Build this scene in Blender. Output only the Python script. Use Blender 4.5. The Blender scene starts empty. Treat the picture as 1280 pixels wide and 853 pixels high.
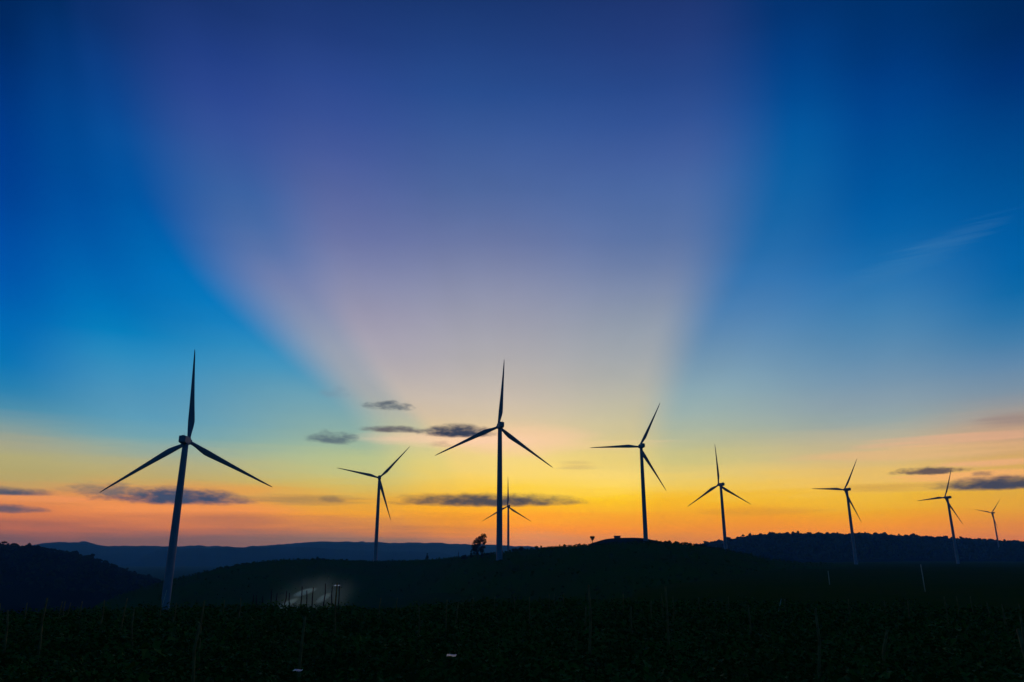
import bpy, math, random
import numpy as np
from mathutils import Vector, Matrix

sc = bpy.context.scene
COL = sc.collection
R = math.radians

# ------------------------------------------------------------------ camera
F, PITCH = 915.0, R(16.4)            # focal length in pixels of a 1280 px wide picture, upward tilt
cam_d = bpy.data.cameras.new("camera")
cam_d.sensor_width = 36.0
cam_d.lens = 36.0 * F / 1280.0
cam_d.clip_start, cam_d.clip_end = 0.1, 40000.0
cam = bpy.data.objects.new("camera", cam_d)
COL.objects.link(cam)
cam.location = (0, 0, 0)
cam.rotation_euler = (math.pi / 2 + PITCH, 0, 0)
sc.camera = cam

sc.view_settings.view_transform = "Standard"
sc.view_settings.look = "None"
sc.view_settings.exposure = 0.0
sc.view_settings.gamma = 1.0
sc.cycles.use_denoising = True
sc.cycles.max_bounces = 6
sc.cycles.diffuse_bounces = 3
sc.cycles.volume_bounces = 1
sc.cycles.transparent_max_bounces = 8


def ray(px, py):
    a, b = (px - 640) / F, (426.5 - py) / F
    return np.array([a, math.cos(PITCH) - b * math.sin(PITCH), math.sin(PITCH) + b * math.cos(PITCH)])


def azel(px, py):
    d = ray(px, py)
    return math.degrees(math.atan2(d[0], d[1])), math.degrees(math.atan2(d[2], math.hypot(d[0], d[1])))


def at(px, r):                        # ground point on the bearing of column px (at the horizon), r metres out
    a = R(azel(px, 696)[0])
    return r * math.sin(a), r * math.cos(a)


# ------------------------------------------------------------------ the sky
HAZE_SIGMA, HAZE_TOP, HAZE_HALF = 1.12e-4, 186.0, 10500.0
HAZE_TINT = np.array([0.12, 0.50, 1.0])       # share of each colour the air scatters: blue most
HAZE_GLOW = np.array([0.030, 0.040, 0.090])   # light the air itself sends towards the eye, measured in a render


def lin(c):
    c = np.asarray(c, float) / 255.0
    return np.where(c <= 0.04045, c / 12.92, ((c + 0.055) / 1.055) ** 2.4)


def behind_haze(rgb_lin, el):
    """Radiance the sky needs so that, seen through the air in front of it, it has the given radiance."""
    L = HAZE_TOP / max(math.sin(R(max(el, 0.2))), HAZE_TOP / HAZE_HALF)
    T = np.exp(-HAZE_SIGMA * HAZE_TINT * L)
    return np.clip((rgb_lin - HAZE_GLOW * (1 - T)) / T, 0.0, 3.0)


def pchip(x, y, q):
    x, y = np.asarray(x, float), np.asarray(y, float)
    h, d = np.diff(x), np.diff(y) / np.diff(x)
    m = np.zeros(len(x))
    m[0], m[-1] = d[0], d[-1]
    for i in range(1, len(x) - 1):
        if d[i - 1] * d[i] > 0:
            w1, w2 = 2 * h[i] + h[i - 1], h[i] + 2 * h[i - 1]
            m[i] = (w1 + w2) / (w1 / d[i - 1] + w2 / d[i])
    i = int(np.clip(np.searchsorted(x, q) - 1, 0, len(h) - 1))
    t = min(max((q - x[i]) / h[i], 0), 1)
    return ((1 + 2 * t) * (1 - t) ** 2 * y[i] + t * (1 - t) ** 2 * h[i] * m[i]
            + t * t * (3 - 2 * t) * y[i + 1] + t * t * (t - 1) * h[i] * m[i + 1])


ROWS = [0, 60, 120, 180, 240, 300, 350, 400, 450, 500, 525, 550, 575, 600, 625, 645, 660, 674]
# each meridian of the dusk sky: where it runs (x at each row) and its colour going down
SKY = [
    ("west_edge", [0] * 18,
     [(1,38,90),(0,44,108),(0,53,126),(0,60,142),(0,66,150),(0,78,164),(0,88,172),(0,103,178),(10,116,180),(60,135,173),(104,150,164),(160,162,140),(176,168,118),(180,160,102),(224,138,84),(212,118,78),(160,96,86),(110,84,95)]),
    ("shade_west", [70,75,80,85,90,100,120,140,155,170,180,185,190,195,200,203,206,208],
     [(3,44,100),(4,54,120),(4,64,136),(0,72,148),(0,76,156),(0,90,171),(0,104,180),(0,120,186),(48,140,190),(82,150,185),(94,157,184),(124,166,170),(174,172,136),(190,168,106),(232,144,78),(222,130,78),(178,106,86),(122,90,95)]),
    ("shade_outside", [105,118,132,146,165,200,236,287,345,405,425,440,455,465,475,480,485,490],
     [(12,47,106),(12,58,126),(10,68,142),(8,80,156),(0,84,162),(0,98,174),(0,114,186),(20,126,190),(60,145,190),(112,162,178),(130,170,172),(150,178,160),(184,194,142),(205,194,118),(230,170,66),(238,158,56),(202,124,78),(140,106,98)]),
    ("beam_rim", [245,255,266,282,304,328,358,398,435,475,505,525,540,550,560,565,570,580],
     [(24,51,111),(32,61,130),(43,72,145),(54,86,156),(60,99,163),(80,111,168),(114,129,175),(137,148,178),(157,164,178),(168,172,170),(182,184,164),(202,196,150),(222,206,128),(238,204,100),(250,180,48),(246,162,32),(226,136,58),(178,118,96)]),
    ("beam_mauve", [390,398,406,412,420,430,442,450,480,520,540,560,575,590,600,605,608,610],
     [(26,53,113),(36,64,130),(48,76,146),(66,89,156),(87,104,162),(107,118,167),(132,137,172),(156,153,175),(174,168,176),(202,187,172),(214,192,160),(228,200,144),(238,210,128),(250,210,98),(255,188,38),(252,165,22),(236,140,48),(194,126,92)]),
    ("beam_heart", [590,592,595,598,600,605,610,615,620,625,630,635,640,645,648,650,652,655],
     [(25,54,112),(33,65,128),(42,78,144),(62,92,154),(80,105,160),(106,120,165),(133,140,171),(156,157,174),(176,172,174),(202,188,172),(216,195,162),(232,202,146),(244,214,130),(254,216,100),(255,198,38),(255,168,5),(250,145,30),(210,134,94)]),
    ("beam_far_rim", [852,852,852,850,844,836,826,816,804,792,786,780,776,772,768,766,764,762],
     [(30,53,112),(36,64,128),(42,76,143),(62,92,157),(76,106,163),(92,117,166),(119,135,170),(144,155,173),(164,169,173),(188,184,165),(200,191,156),(213,196,142),(230,205,122),(252,216,112),(254,204,46),(247,162,9),(246,142,34),(210,130,84)]),
    ("shade_beyond", [985,992,995,995,985,962,935,905,880,860,852,848,845,842,840,838,836,835],
     [(4,50,111),(2,61,130),(2,75,147),(6,90,160),(16,98,165),(32,106,170),(54,117,176),(84,133,180),(114,150,178),(146,172,178),(162,179,168),(182,185,152),(207,196,130),(237,204,108),(246,186,38),(241,158,22),(237,142,44),(214,128,74)]),
    ("clear_part", [1100] * 18,
     [(0,47,104),(0,54,121),(0,64,138),(0,76,149),(0,86,158),(10,99,167),(40,114,174),(70,130,177),(100,142,175),(134,156,170),(150,165,164),(190,178,148),(210,183,128),(235,189,98),(235,180,52),(231,156,30),(237,142,40),(224,126,70)]),
    ("east_edge", [1280] * 18,
     [(0,40,90),(0,43,106),(0,57,124),(0,71,140),(0,82,150),(0,92,161),(8,101,166),(44,116,169),(92,134,170),(138,148,156),(178,154,136),(204,162,126),(212,168,104),(220,170,80),(226,168,58),(225,142,62),(216,128,72),(204,118,82)]),
]
ZENITH = (2, 34, 73)
BACK = [(-4, (24, 54, 78)), (2, (22, 58, 90)), (10, (14, 60, 100)), (30, (6, 50, 92)), (60, (3, 40, 80)), (90, ZENITH)]
SIDE = [(-4, (90, 72, 80)), (2, (90, 80, 92)), (6, (60, 84, 110)), (12, (8, 76, 128)), (30, (0, 50, 112)), (60, (1, 32, 84)), (90, ZENITH)]

EL0, ELR = -4.0, 94.0
STOPS = sorted(set([-4, -1, 0.4, 1.2, 2, 3, 4, 5, 6, 7, 8, 9.2, 10.5, 12, 13.5, 15, 16.5, 18, 20, 22, 24, 26, 28, 30, 32.5, 35, 38, 41.5, 46, 54, 68, 90]))
assert len(STOPS) <= 32

world = bpy.data.worlds.new("World")
sc.world = world
world.use_nodes = True
wt = world.node_tree
for n in list(wt.nodes):
    wt.nodes.remove(n)
out = wt.nodes.new("ShaderNodeOutputWorld")
bg = wt.nodes.new("ShaderNodeBackground")
wt.links.new(bg.outputs[0], out.inputs[0])
world.cycles.sampling_method = "MANUAL"
world.cycles.sample_map_resolution = 512


def wire(sock, v):
    if isinstance(v, bpy.types.NodeSocket):
        sock.id_data.links.new(v, sock)
    else:
        sock.default_value = v


def M(t, op, a, b=0.0, c=0.0, clamp=False):
    n = t.nodes.new("ShaderNodeMath")
    n.operation, n.use_clamp = op, clamp
    wire(n.inputs[0], a); wire(n.inputs[1], b); wire(n.inputs[2], c)
    return n.outputs[0]


def sstep(t, v, a, b, o0=0.0, o1=1.0):
    n = t.nodes.new("ShaderNodeMapRange")
    n.interpolation_type = "SMOOTHSTEP"
    for i, q in enumerate((v, a, b, o0, o1)):
        wire(n.inputs[i], q)
    return n.outputs[0]


def mix(t, f, a, b, mode="MIX"):
    n = t.nodes.new("ShaderNodeMix")
    n.data_type, n.blend_type = "RGBA", mode
    wire(n.inputs[0], f)
    wire(n.inputs[6], a); wire(n.inputs[7], b)
    return n.outputs[2]


def ramp(t, v, stops):
    n = t.nodes.new("ShaderNodeValToRGB")
    cr = n.color_ramp
    cr.interpolation = "LINEAR"
    while len(cr.elements) > 1:
        cr.elements.remove(cr.elements[-1])
    cr.elements[0].position = stops[0][0]
    cr.elements[0].color = (*stops[0][1], 1)
    for p, c in stops[1:]:
        e = cr.elements.new(p)
        e.color = (*c, 1)
    wire(n.inputs[0], v)
    return n.outputs[0]


def fcurve(t, v, pts):
    n = t.nodes.new("ShaderNodeFloatCurve")
    cv = n.mapping.curves[0]
    n.mapping.use_clip = False
    cv.points[0].location = pts[0]
    cv.points[1].location = pts[-1]
    for p in pts[1:-1]:
        cv.points.new(*p)
    n.mapping.update()
    wire(n.inputs[1], v)
    return n.outputs[0]


tc = wt.nodes.new("ShaderNodeTexCoord")
sep = wt.nodes.new("ShaderNodeSeparateXYZ")
wt.links.new(tc.outputs["Generated"], sep.inputs[0])
EL = M(wt, "MULTIPLY", M(wt, "ARCSINE", sep.outputs[2]), 180 / math.pi)
AZ = M(wt, "MULTIPLY", M(wt, "ARCTAN2", sep.outputs[0], sep.outputs[1]), 180 / math.pi)

# soft unevenness of the air: long low streaks, used to bend the bands a little
cmb = wt.nodes.new("ShaderNodeCombineXYZ")
wire(cmb.inputs[0], M(wt, "MULTIPLY", AZ, 0.09)); wire(cmb.inputs[1], M(wt, "MULTIPLY", EL, 0.75)); cmb.inputs[2].default_value = 3.7
nz1 = wt.nodes.new("ShaderNodeTexNoise")
nz1.inputs["Scale"].default_value = 1.0; nz1.inputs["Detail"].default_value = 3.5; nz1.inputs["Roughness"].default_value = 0.55
wt.links.new(cmb.outputs[0], nz1.inputs["Vector"])
STREAK = M(wt, "SUBTRACT", nz1.outputs[0], 0.5)
cmb2 = wt.nodes.new("ShaderNodeCombineXYZ")
wire(cmb2.inputs[0], M(wt, "MULTIPLY", AZ, 0.75)); wire(cmb2.inputs[1], M(wt, "MULTIPLY", EL, 1.9)); cmb2.inputs[2].default_value = 8.1
nz2 = wt.nodes.new("ShaderNodeTexNoise")
nz2.inputs["Scale"].default_value = 1.15; nz2.inputs["Detail"].default_value = 8.0; nz2.inputs["Roughness"].default_value = 0.62
wt.links.new(cmb2.outputs[0], nz2.inputs["Vector"])
PUFF = M(wt, "SUBTRACT", nz2.outputs[0], 0.5)

cmb3 = wt.nodes.new("ShaderNodeCombineXYZ")
wire(cmb3.inputs[0], M(wt, "MULTIPLY", AZ, 0.10)); wire(cmb3.inputs[1], M(wt, "MULTIPLY", EL, 2.6)); cmb3.inputs[2].default_value = 1.3
nz3 = wt.nodes.new("ShaderNodeTexNoise")
nz3.inputs["Scale"].default_value = 1.0; nz3.inputs["Detail"].default_value = 5.0; nz3.inputs["Roughness"].default_value = 0.6
wt.links.new(cmb3.outputs[0], nz3.inputs["Vector"])
FINE = M(wt, "SUBTRACT", nz3.outputs[0], 0.5)
low = sstep(wt, EL, 14.0, 3.0)
ELB = M(wt, "ADD", EL, M(wt, "MULTIPLY", M(wt, "ADD", M(wt, "MULTIPLY", STREAK, 1.8), M(wt, "MULTIPLY", FINE, 0.9)), low))
P = M(wt, "DIVIDE", M(wt, "SUBTRACT", ELB, EL0), ELR)


def profile_stops(els, cols):
    els, cols = np.array(els, float), np.array(cols, float)
    o = np.argsort(els)
    els, cols = els[o], cols[o]
    res = []
    for s in STOPS:
        c = np.clip([pchip(els, cols[:, k], s) for k in range(3)], 0, 255)
        res.append(((s - EL0) / ELR, behind_haze(lin(c), s)))
    return res


def table(xs, cols):
    pts = [azel(x, y) for x, y in zip(xs, ROWS)]
    els = [p[1] for p in pts]
    cols = [np.array(c, float) for c in cols]
    top = max(els)
    e = [-4.0] + els[::-1] + [max(58.0, top + 10), 90.0]
    c = [cols[-1] * 0.9] + cols[::-1] + [np.array(cols[0]) * 0.45 + np.array(ZENITH) * 0.5, np.array(ZENITH, float)]
    curve = [((q + 0.0 - EL0) / ELR, (a + 180) / 360) for (a, q) in pts[::-1]]
    curve = [(0.0, curve[0][1])] + curve + [(1.0, curve[-1][1])]
    return e, c, curve


sky = ramp(wt, P, profile_stops(*zip(*BACK)))
prev = M(wt, "ADD", -180.0, 0.0)
side = ramp(wt, P, profile_stops(*zip(*SIDE)))
sky = mix(wt, sstep(wt, AZ, -150.0, -80.0), sky, side)
prev = -80.0
for name, xs, cols in SKY:
    e, c, curve = table(xs, cols)
    here = M(wt, "SUBTRACT", M(wt, "MULTIPLY", fcurve(wt, P, curve), 360.0), 180.0)
    sky = mix(wt, sstep(wt, AZ, prev, here), sky, ramp(wt, P, profile_stops(e, c)))
    prev = here
sky = mix(wt, sstep(wt, AZ, prev, 85.0), sky, side)
sky = mix(wt, sstep(wt, AZ, 85.0, 150.0), sky, ramp(wt, P, profile_stops(*zip(*BACK))))

# faint uneven rays that fan out from where the sun went down, and a little unevenness of the high air
ANG = M(wt, "ARCTAN2", M(wt, "SUBTRACT", AZ, 1.0), M(wt, "ADD", EL, 3.0))
cmb4 = wt.nodes.new("ShaderNodeCombineXYZ")
wire(cmb4.inputs[0], M(wt, "MULTIPLY", ANG, 7.0)); cmb4.inputs[1].default_value = 2.2
nz4 = wt.nodes.new("ShaderNodeTexNoise")
nz4.inputs["Scale"].default_value = 1.0; nz4.inputs["Detail"].default_value = 2.0
wt.links.new(cmb4.outputs[0], nz4.inputs["Vector"])
rays = M(wt, "MULTIPLY", M(wt, "SUBTRACT", nz4.outputs[0], 0.5), M(wt, "MULTIPLY", sstep(wt, EL, 4.0, 16.0), sstep(wt, EL, 46.0, 22.0)))
veil = wt.nodes.new("ShaderNodeTexNoise")
veil.inputs["Scale"].default_value = 3.2; veil.inputs["Detail"].default_value = 6.0; veil.inputs["Roughness"].default_value = 0.6
veil.inputs["Distortion"].default_value = 0.4
vm = wt.nodes.new("ShaderNodeVectorMath"); vm.operation = "MULTIPLY"; vm.inputs[1].default_value = (1.0, 1.0, 3.0)
wt.links.new(tc.outputs["Generated"], vm.inputs[0]); wt.links.new(vm.outputs[0], veil.inputs["Vector"])
gain = M(wt, "ADD", M(wt, "ADD", 1.0, M(wt, "MULTIPLY", rays, 0.08)), M(wt, "MULTIPLY", M(wt, "SUBTRACT", veil.outputs[0], 0.5), 0.16))
vs = wt.nodes.new("ShaderNodeVectorMath"); vs.operation = "SCALE"
wt.links.new(sky, vs.inputs[0]); wt.links.new(gain, vs.inputs["Scale"])
sky = vs.outputs[0]


def cloud(sky, x0, y0, x1, y1, col, amount=1.0, soft=0.5, rough=1.0, flat=0.0, noise=None, slope=0.0):
    """A bank of cloud filling the given extent of the view direction, torn at its rim by noise."""
    a0, e0 = azel(x0, (y0 + y1) / 2); a1, _ = azel(x1, (y0 + y1) / 2)
    _, etop = azel((x0 + x1) / 2, y0); _, ebot = azel((x0 + x1) / 2, y1)
    ac, hw = (a0 + a1) / 2, (a1 - a0) / 2
    ec, hh = (etop + ebot) / 2 - flat * (etop - ebot) * 0.3, (etop - ebot) / 2
    u = M(wt, "DIVIDE", M(wt, "SUBTRACT", AZ, ac), hw)
    v = M(wt, "DIVIDE", M(wt, "SUBTRACT", EL, ec), hh * (1 + 0.3 * flat))
    if slope:
        v = M(wt, "SUBTRACT", v, M(wt, "MULTIPLY", u, slope))
    if flat:                           # the under side is cut off level
        v = M(wt, "MULTIPLY", v, M(wt, "ADD", 1.0, M(wt, "MULTIPLY", M(wt, "LESS_THAN", v, 0.0), flat * 1.6)))
    d = M(wt, "ADD", M(wt, "MULTIPLY", u, u), M(wt, "MULTIPLY", v, v))
    q = M(wt, "ADD", M(wt, "SUBTRACT", 1.0, d), M(wt, "MULTIPLY", noise or PUFF, 3.2 * rough))
    m = M(wt, "MULTIPLY", sstep(wt, q, 0.5 - soft, 0.5 + soft), amount)
    c = behind_haze(lin(col), ec)
    return mix(wt, m, sky, (*c, 1))


CLOUDS = [
    # x0, y0, x1, y1, colour, amount, softness, roughness, flatness, noise: lit veils first, dark banks over them
    (560, 526, 750, 574, (255, 206, 168), .60, .9, .6, 0, STREAK),     # warm glow round the torn cloud
    (440, 536, 660, 560, (255, 208, 176), .65, .8, .8, 0, STREAK),
    (690, 550, 860, 562, (248, 206, 160), .4, .9, 1.2, 0, FINE),
    (1060, 540, 1330, 556, (238, 176, 140), .5, .8, 1.2, 0, FINE),
    (1000, 556, 1330, 574, (232, 182, 128), .55, .9, 1.3, 0, FINE),
    (1170, 570, 1340, 584, (246, 176, 132), .55, .8, 1.1, 0, FINE),
    (1110, 587, 1330, 602, (250, 176, 112), .7, .8, 1.0, 0, FINE),
    (1215, 516, 1340, 536, (150, 130, 125), .6, .8, 1.2, 0, FINE),
    (1020, 303, 1280, 339, (84, 140, 182), .09, .9, 1.5, 0, FINE, 1.7),
    (1120, 287, 1275, 309, (90, 145, 184), .08, .9, 1.5, 0, FINE, 1.0),
    (60, 622, 360, 646, (246, 150, 86), .7, .8, .9, 0, FINE),
    (-60, 616, 140, 630, (240, 146, 92), .6, .8, .9, 0, FINE),
    (470, 626, 760, 642, (255, 178, 24), .7, .8, .9, 0, FINE),
    (456, 500, 518, 515, (86, 96, 108), .9, .75, 1.2, .2, None),
    (400, 484, 440, 500, (118, 140, 160), .4, .8, 1.2, 0, None),
    (382, 536, 452, 556, (88, 104, 116), .9, .7, .9, .6, None),
    (448, 530, 534, 542, (98, 94, 100), .95, .6, .6, .6, None),
    (518, 527, 628, 549, (54, 62, 84), 1.0, .5, .5, .5, None),
    (535, 551, 568, 560, (170, 138, 122), .5, .8, 1.0, 0, None),
    (100, 602, 334, 632, (64, 76, 104), 1.0, .5, .42, .85, None),
    (70, 602, 190, 622, (96, 100, 108), .7, .7, .9, .4, None),
    (-90, 605, 80, 620, (68, 80, 102), .97, .55, .4, .6, None),
    (-90, 627, 70, 643, (82, 82, 102), .9, .6, .55, .4, None),
    (205, 640, 355, 658, (165, 104, 90), .65, .9, 1.0, 0, FINE),
    (300, 616, 470, 633, (160, 124, 82), .75, .8, 1.0, .3, FINE),
    (396, 620, 436, 629, (112, 96, 84), .6, .7, 1.0, .3, None),
    (470, 612, 748, 635, (80, 74, 80), 1.0, .55, .40, .75, None),
    (1108, 582, 1215, 595, (88, 76, 82), .95, .5, .8, .4, None),
    (1145, 589, 1380, 614, (68, 70, 88), 1.0, .5, .40, .65, None),
    (1215, 588, 1245, 596, (110, 92, 92), .6, .7, 1.0, 0, None),
    (690, 574, 750, 588, (200, 168, 110), .5, .8, 1.0, 0, FINE),
    (880, 632, 1040, 646, (214, 140, 56), .5, .9, 1.0, 0, FINE),
    (1020, 604, 1180, 616, (196, 148, 72), .55, .9, 1.0, 0, FINE),
]
for q in CLOUDS:
    sky = cloud(sky, *q[:9], noise=q[9], slope=q[10] if len(q) > 10 else 0.0)
wt.links.new(sky, bg.inputs[0])
bg.inputs[1].default_value = 1.0


# ------------------------------------------------------------------ materials
def material(name, col, rough=0.9, vary=0.35, scale=1.0, spec=0.2, metallic=0.0, second=None, detail=5.0):
    m = bpy.data.materials.new(name)
    m.use_nodes = True
    t = m.node_tree
    b = t.nodes["Principled BSDF"]
    b.inputs["Roughness"].default_value = rough
    b.inputs["Metallic"].default_value = metallic
    b.inputs["Specular IOR Level"].default_value = spec
    g = t.nodes.new("ShaderNodeTexCoord")
    n = t.nodes.new("ShaderNodeTexNoise")
    n.inputs["Scale"].default_value = scale
    n.inputs["Detail"].default_value = detail
    t.links.new(g.outputs["Object"], n.inputs["Vector"])
    c2 = second or tuple(x * (1 - vary) for x in col)
    f = sstep(t, n.outputs[0], 0.35, 0.65)
    t.links.new(mix(t, f, (*col, 1), (*c2, 1)), b.inputs["Base Color"])
    return m


MAT = {
    "paint": material("turbine_paint", (0.36, 0.37, 0.38), 0.6, 0.14, 0.15, 0.2),
    "soil": material("field_soil", (0.036, 0.078, 0.010), 1.0, 0.4, 0.05, 0.0, second=(0.058, 0.080, 0.012)),
    "hill": material("hill_grass", (0.044, 0.105, 0.010), 1.0, 0.3, 0.02, 0.0, second=(0.062, 0.090, 0.012)),
    "mound": material("bare_earth", (0.05, 0.055, 0.045), 1.0, 0.3, 0.03, 0.0),
    "wood_hill": material("wooded_slope", (0.012, 0.022, 0.010), 1.0, 0.4, 0.01, 0.0),
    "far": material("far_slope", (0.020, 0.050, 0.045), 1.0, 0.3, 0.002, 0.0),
    "leaf": material("crop_leaf", (0.075, 0.180, 0.014), 0.8, 0.45, 0.8, 0.08, second=(0.080, 0.130, 0.014)),
    "crown": material("tree_leaf", (0.022, 0.050, 0.010), 0.9, 0.4, 0.6, 0.05),
    "bark": material("tree_bark", (0.09, 0.065, 0.045), 0.9, 0.4, 3.0),
    "stake": material("silhouette_wood", (0.07, 0.045, 0.03), 0.85, 0.5, 6.0),  # wood colour darkened so stakes before the spray read as silhouettes
    "old_stake": material("weathered_stake", (0.34, 0.22, 0.06), 0.9, 0.4, 6.0),
    "pale": material("pale_plastic_pipe", (0.76, 0.68, 0.50), 0.6, 0.12, 5.0, 0.4),
    "foil": material("shiny_film", (0.70, 0.70, 0.70), 0.35, 0.1, 9.0, 0.5, 1.0),
    "dull": material("dull_film", (0.30, 0.28, 0.27), 0.4, 0.2, 9.0, 0.5, 1.0),
    "concrete": material("concrete", (0.30, 0.29, 0.27), 0.9, 0.25, 0.8),
    "roof": material("metal_roof", (0.22, 0.21, 0.20), 0.6, 0.25, 0.8),
}


# ------------------------------------------------------------------ object helpers
def mesh_object(name, verts, faces, mat, parent=None, smooth=True):
    me = bpy.data.meshes.new(name)
    me.from_pydata([tuple(map(float, v)) for v in verts], [], faces)
    me.materials.append(mat)
    if smooth:
        me.polygons.foreach_set("use_smooth", [True] * len(me.polygons))
    o = bpy.data.objects.new(name, me)
    COL.objects.link(o)
    if parent is not None:
        o.parent = parent
    return o


def big_mesh(name, V, Q, mat, smooth=False):
    """Mesh from numpy arrays: vertices (n,3), faces (m,k) all with k corners."""
    me = bpy.data.meshes.new(name)
    k = Q.shape[1]
    me.vertices.add(len(V)); me.vertices.foreach_set("co", np.asarray(V, np.float32).ravel())
    me.loops.add(Q.size); me.loops.foreach_set("vertex_index", np.asarray(Q, np.int32).ravel())
    me.polygons.add(len(Q))
    me.polygons.foreach_set("loop_start", np.arange(0, Q.size, k, dtype=np.int32))
    me.polygons.foreach_set("use_smooth", np.full(len(Q), smooth))
    me.update(calc_edges=True)
    me.materials.append(mat)
    o = bpy.data.objects.new(name, me)
    COL.objects.link(o)
    return o


def tag(o, label=None, cat=None, group=None, kind=None):
    for k, v in (("label", label), ("category", cat), ("group", group), ("kind", kind)):
        if v:
            o[k] = v
    return o


def empty(name, loc, rot=0.0):
    o = bpy.data.objects.new(name, None)
    o.empty_display_size = 1.0
    COL.objects.link(o)
    o.location = loc
    o.rotation_euler = (0, 0, rot)
    return o


def copy_part(src, parent):
    c = src.copy()
    COL.objects.link(c)
    c.parent = parent
    return c


def rings(sections, closed_ends=True):
    """Skin a list of closed rings (each an (n,3) array) into quads."""
    n = len(sections[0])
    V = np.concatenate(sections)
    faces = []
    for i in range(len(sections) - 1):
        for j in range(n):
            a, b = i * n + j, i * n + (j + 1) % n
            faces.append((a, b, b + n, a + n))
    if closed_ends:
        faces.append(tuple(range(n - 1, -1, -1)))
        faces.append(tuple(range((len(sections) - 1) * n, len(sections) * n)))
    return V, faces


def circle(n, r, c, axis=2):
    a = np.linspace(0, 2 * math.pi, n, endpoint=False)
    p = np.zeros((n, 3))
    if axis == 2:
        p[:, 0], p[:, 1] = r * np.cos(a), r * np.sin(a)
    else:
        p[:, 0], p[:, 2] = r * np.cos(a), -r * np.sin(a)
    return p + np.array(c)


ORD = ["first", "second", "third", "fourth", "fifth", "sixth", "seventh", "eighth", "ninth", "tenth", "eleventh", "twelfth", "thirteenth"]

# smooth value noise for terrain
_g = np.random.default_rng(4).random((64, 64))


def vnoise(x, y):
    x, y = np.asarray(x, float), np.asarray(y, float)
    xi, yi = np.floor(x).astype(int), np.floor(y).astype(int)
    fx, fy = x - xi, y - yi
    fx, fy = fx * fx * (3 - 2 * fx), fy * fy * (3 - 2 * fy)
    g = lambda i, j: _g[i % 64, j % 64]
    return ((g(xi, yi) * (1 - fx) + g(xi + 1, yi) * fx) * (1 - fy) + (g(xi, yi + 1) * (1 - fx) + g(xi + 1, yi + 1) * fx) * fy) - 0.5


def fbm(x, y, o=4):
    s, a = 0, 1.0
    for k in range(o):
        s = s + a * vnoise(x * 2 ** k + 17 * k, y * 2 ** k + 5 * k)
        a *= 0.5
    return s


def smooth(t):
    t = np.clip(t, 0, 1)
    return t * t * (3 - 2 * t)


# ------------------------------------------------------------------ terrain
def ground_height(az, r):
    """az in degrees from north (+Y), r in metres."""
    az, r = np.asarray(az, float), np.asarray(r, float)
    near = np.where(r < 18, -3.85 + 0.10 * (18 - r), -3.85 - 0.031 * (r - 18))
    edge = 94 + 9 * np.sin(np.radians(az * 5)) + 6 * np.sin(np.radians(az * 13 + 40))
    zc = -3.85 - 0.031 * (edge - 18)
    right = smooth((az - 2) / 14)
    left = smooth((-az - 2) / 14)
    deep = -20.0 * (1 - right - left) + -44.0 * left + -9.0 * right
    deeper = -30.0 * (1 - right - left) + -62.0 * left + -12.0 * right
    t = smooth((r - edge) / np.where(right > 0.5, 300, 200))
    far = zc + (deep - zc) * t + (deeper - deep) * smooth((r - 400) / 1400)
    z = np.where(r < edge, near, far)
    x, y = r * np.sin(np.radians(az)), r * np.cos(np.radians(az))
    return z + 0.35 * fbm(x / 14, y / 14, 3) * smooth(r / 20) + 2.0 * fbm(x / 130, y / 130, 3) * smooth((r - 130) / 300)


class Hill:
    all = []

    def __init__(self, name, pts, wf, wb, mat, rough=0.6, foot=None, ncol=320, kind="structure", crag=0.0):
        self.crag = crag
        pts = sorted(pts)
        A = [azel(p[0], p[1]) for p in pts]
        self.a = np.array([q[0] for q in A])
        self.D = np.array([p[2] for p in pts], float)
        self.zc = np.array([p[2] * math.tan(R(q[1])) for p, q in zip(pts, A)])
        self.wf, self.wb, self.rough, self.foot = wf, wb, rough, foot
        az = np.linspace(self.a[0], self.a[-1], ncol)
        s = np.concatenate([np.linspace(-1, 0, 34)[:-1], np.linspace(0, 1, 18)])
        AZ_, S_ = np.meshgrid(az, s, indexing="ij")
        D = self.crest(AZ_)[0]
        rr = D + np.where(S_ < 0, S_ * wf, S_ * wb)
        z = self.height(AZ_, rr)
        V = np.stack([rr * np.sin(np.radians(AZ_)), rr * np.cos(np.radians(AZ_)), z], -1).reshape(-1, 3)
        n, m = len(az), len(s)
        i, j = np.meshgrid(np.arange(n - 1), np.arange(m - 1), indexing="ij")
        a = (i * m + j).ravel()
        Q = np.stack([a, a + m, a + m + 1, a + 1], 1)
        self.obj = big_mesh(name, V, Q, mat, True)
        self.obj["kind"] = kind
        Hill.all.append(self)

    def crest(self, az):
        return np.interp(az, self.a, self.D), np.array([pchip(self.a, self.zc, q) for q in np.ravel(az)]).reshape(np.shape(az))

    def height(self, az, r):
        az, r = np.asarray(az, float), np.asarray(r, float)
        D, zc = self.crest(az)
        fz = ground_height(az, r) - 4 if self.foot is None else self.foot
        s = np.where(r < D, (D - r) / self.wf, (r - D) / self.wb)
        k = 1 - np.clip(s, 0, 1)
        k = 1 - (1 - k) ** 1.7 * (1 + 0.7 * k)
        ends = smooth((az - self.a[0]) / 3) * smooth((self.a[-1] - az) / 3)
        k = k * ends
        x, y = r * np.sin(np.radians(az)), r * np.cos(np.radians(az))
        bump = self.crag * fbm(az * 1.7, az * 0 + 3.3, 5) + self.rough * (2.2 * fbm(x / 60, y / 60, 4) * smooth(s * 4) + 0.35 * fbm(x / 9, y / 9, 3))
        return np.where((s > 1) | (ends <= 0), -1e3, fz + (zc - fz) * k + bump * k)


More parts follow.
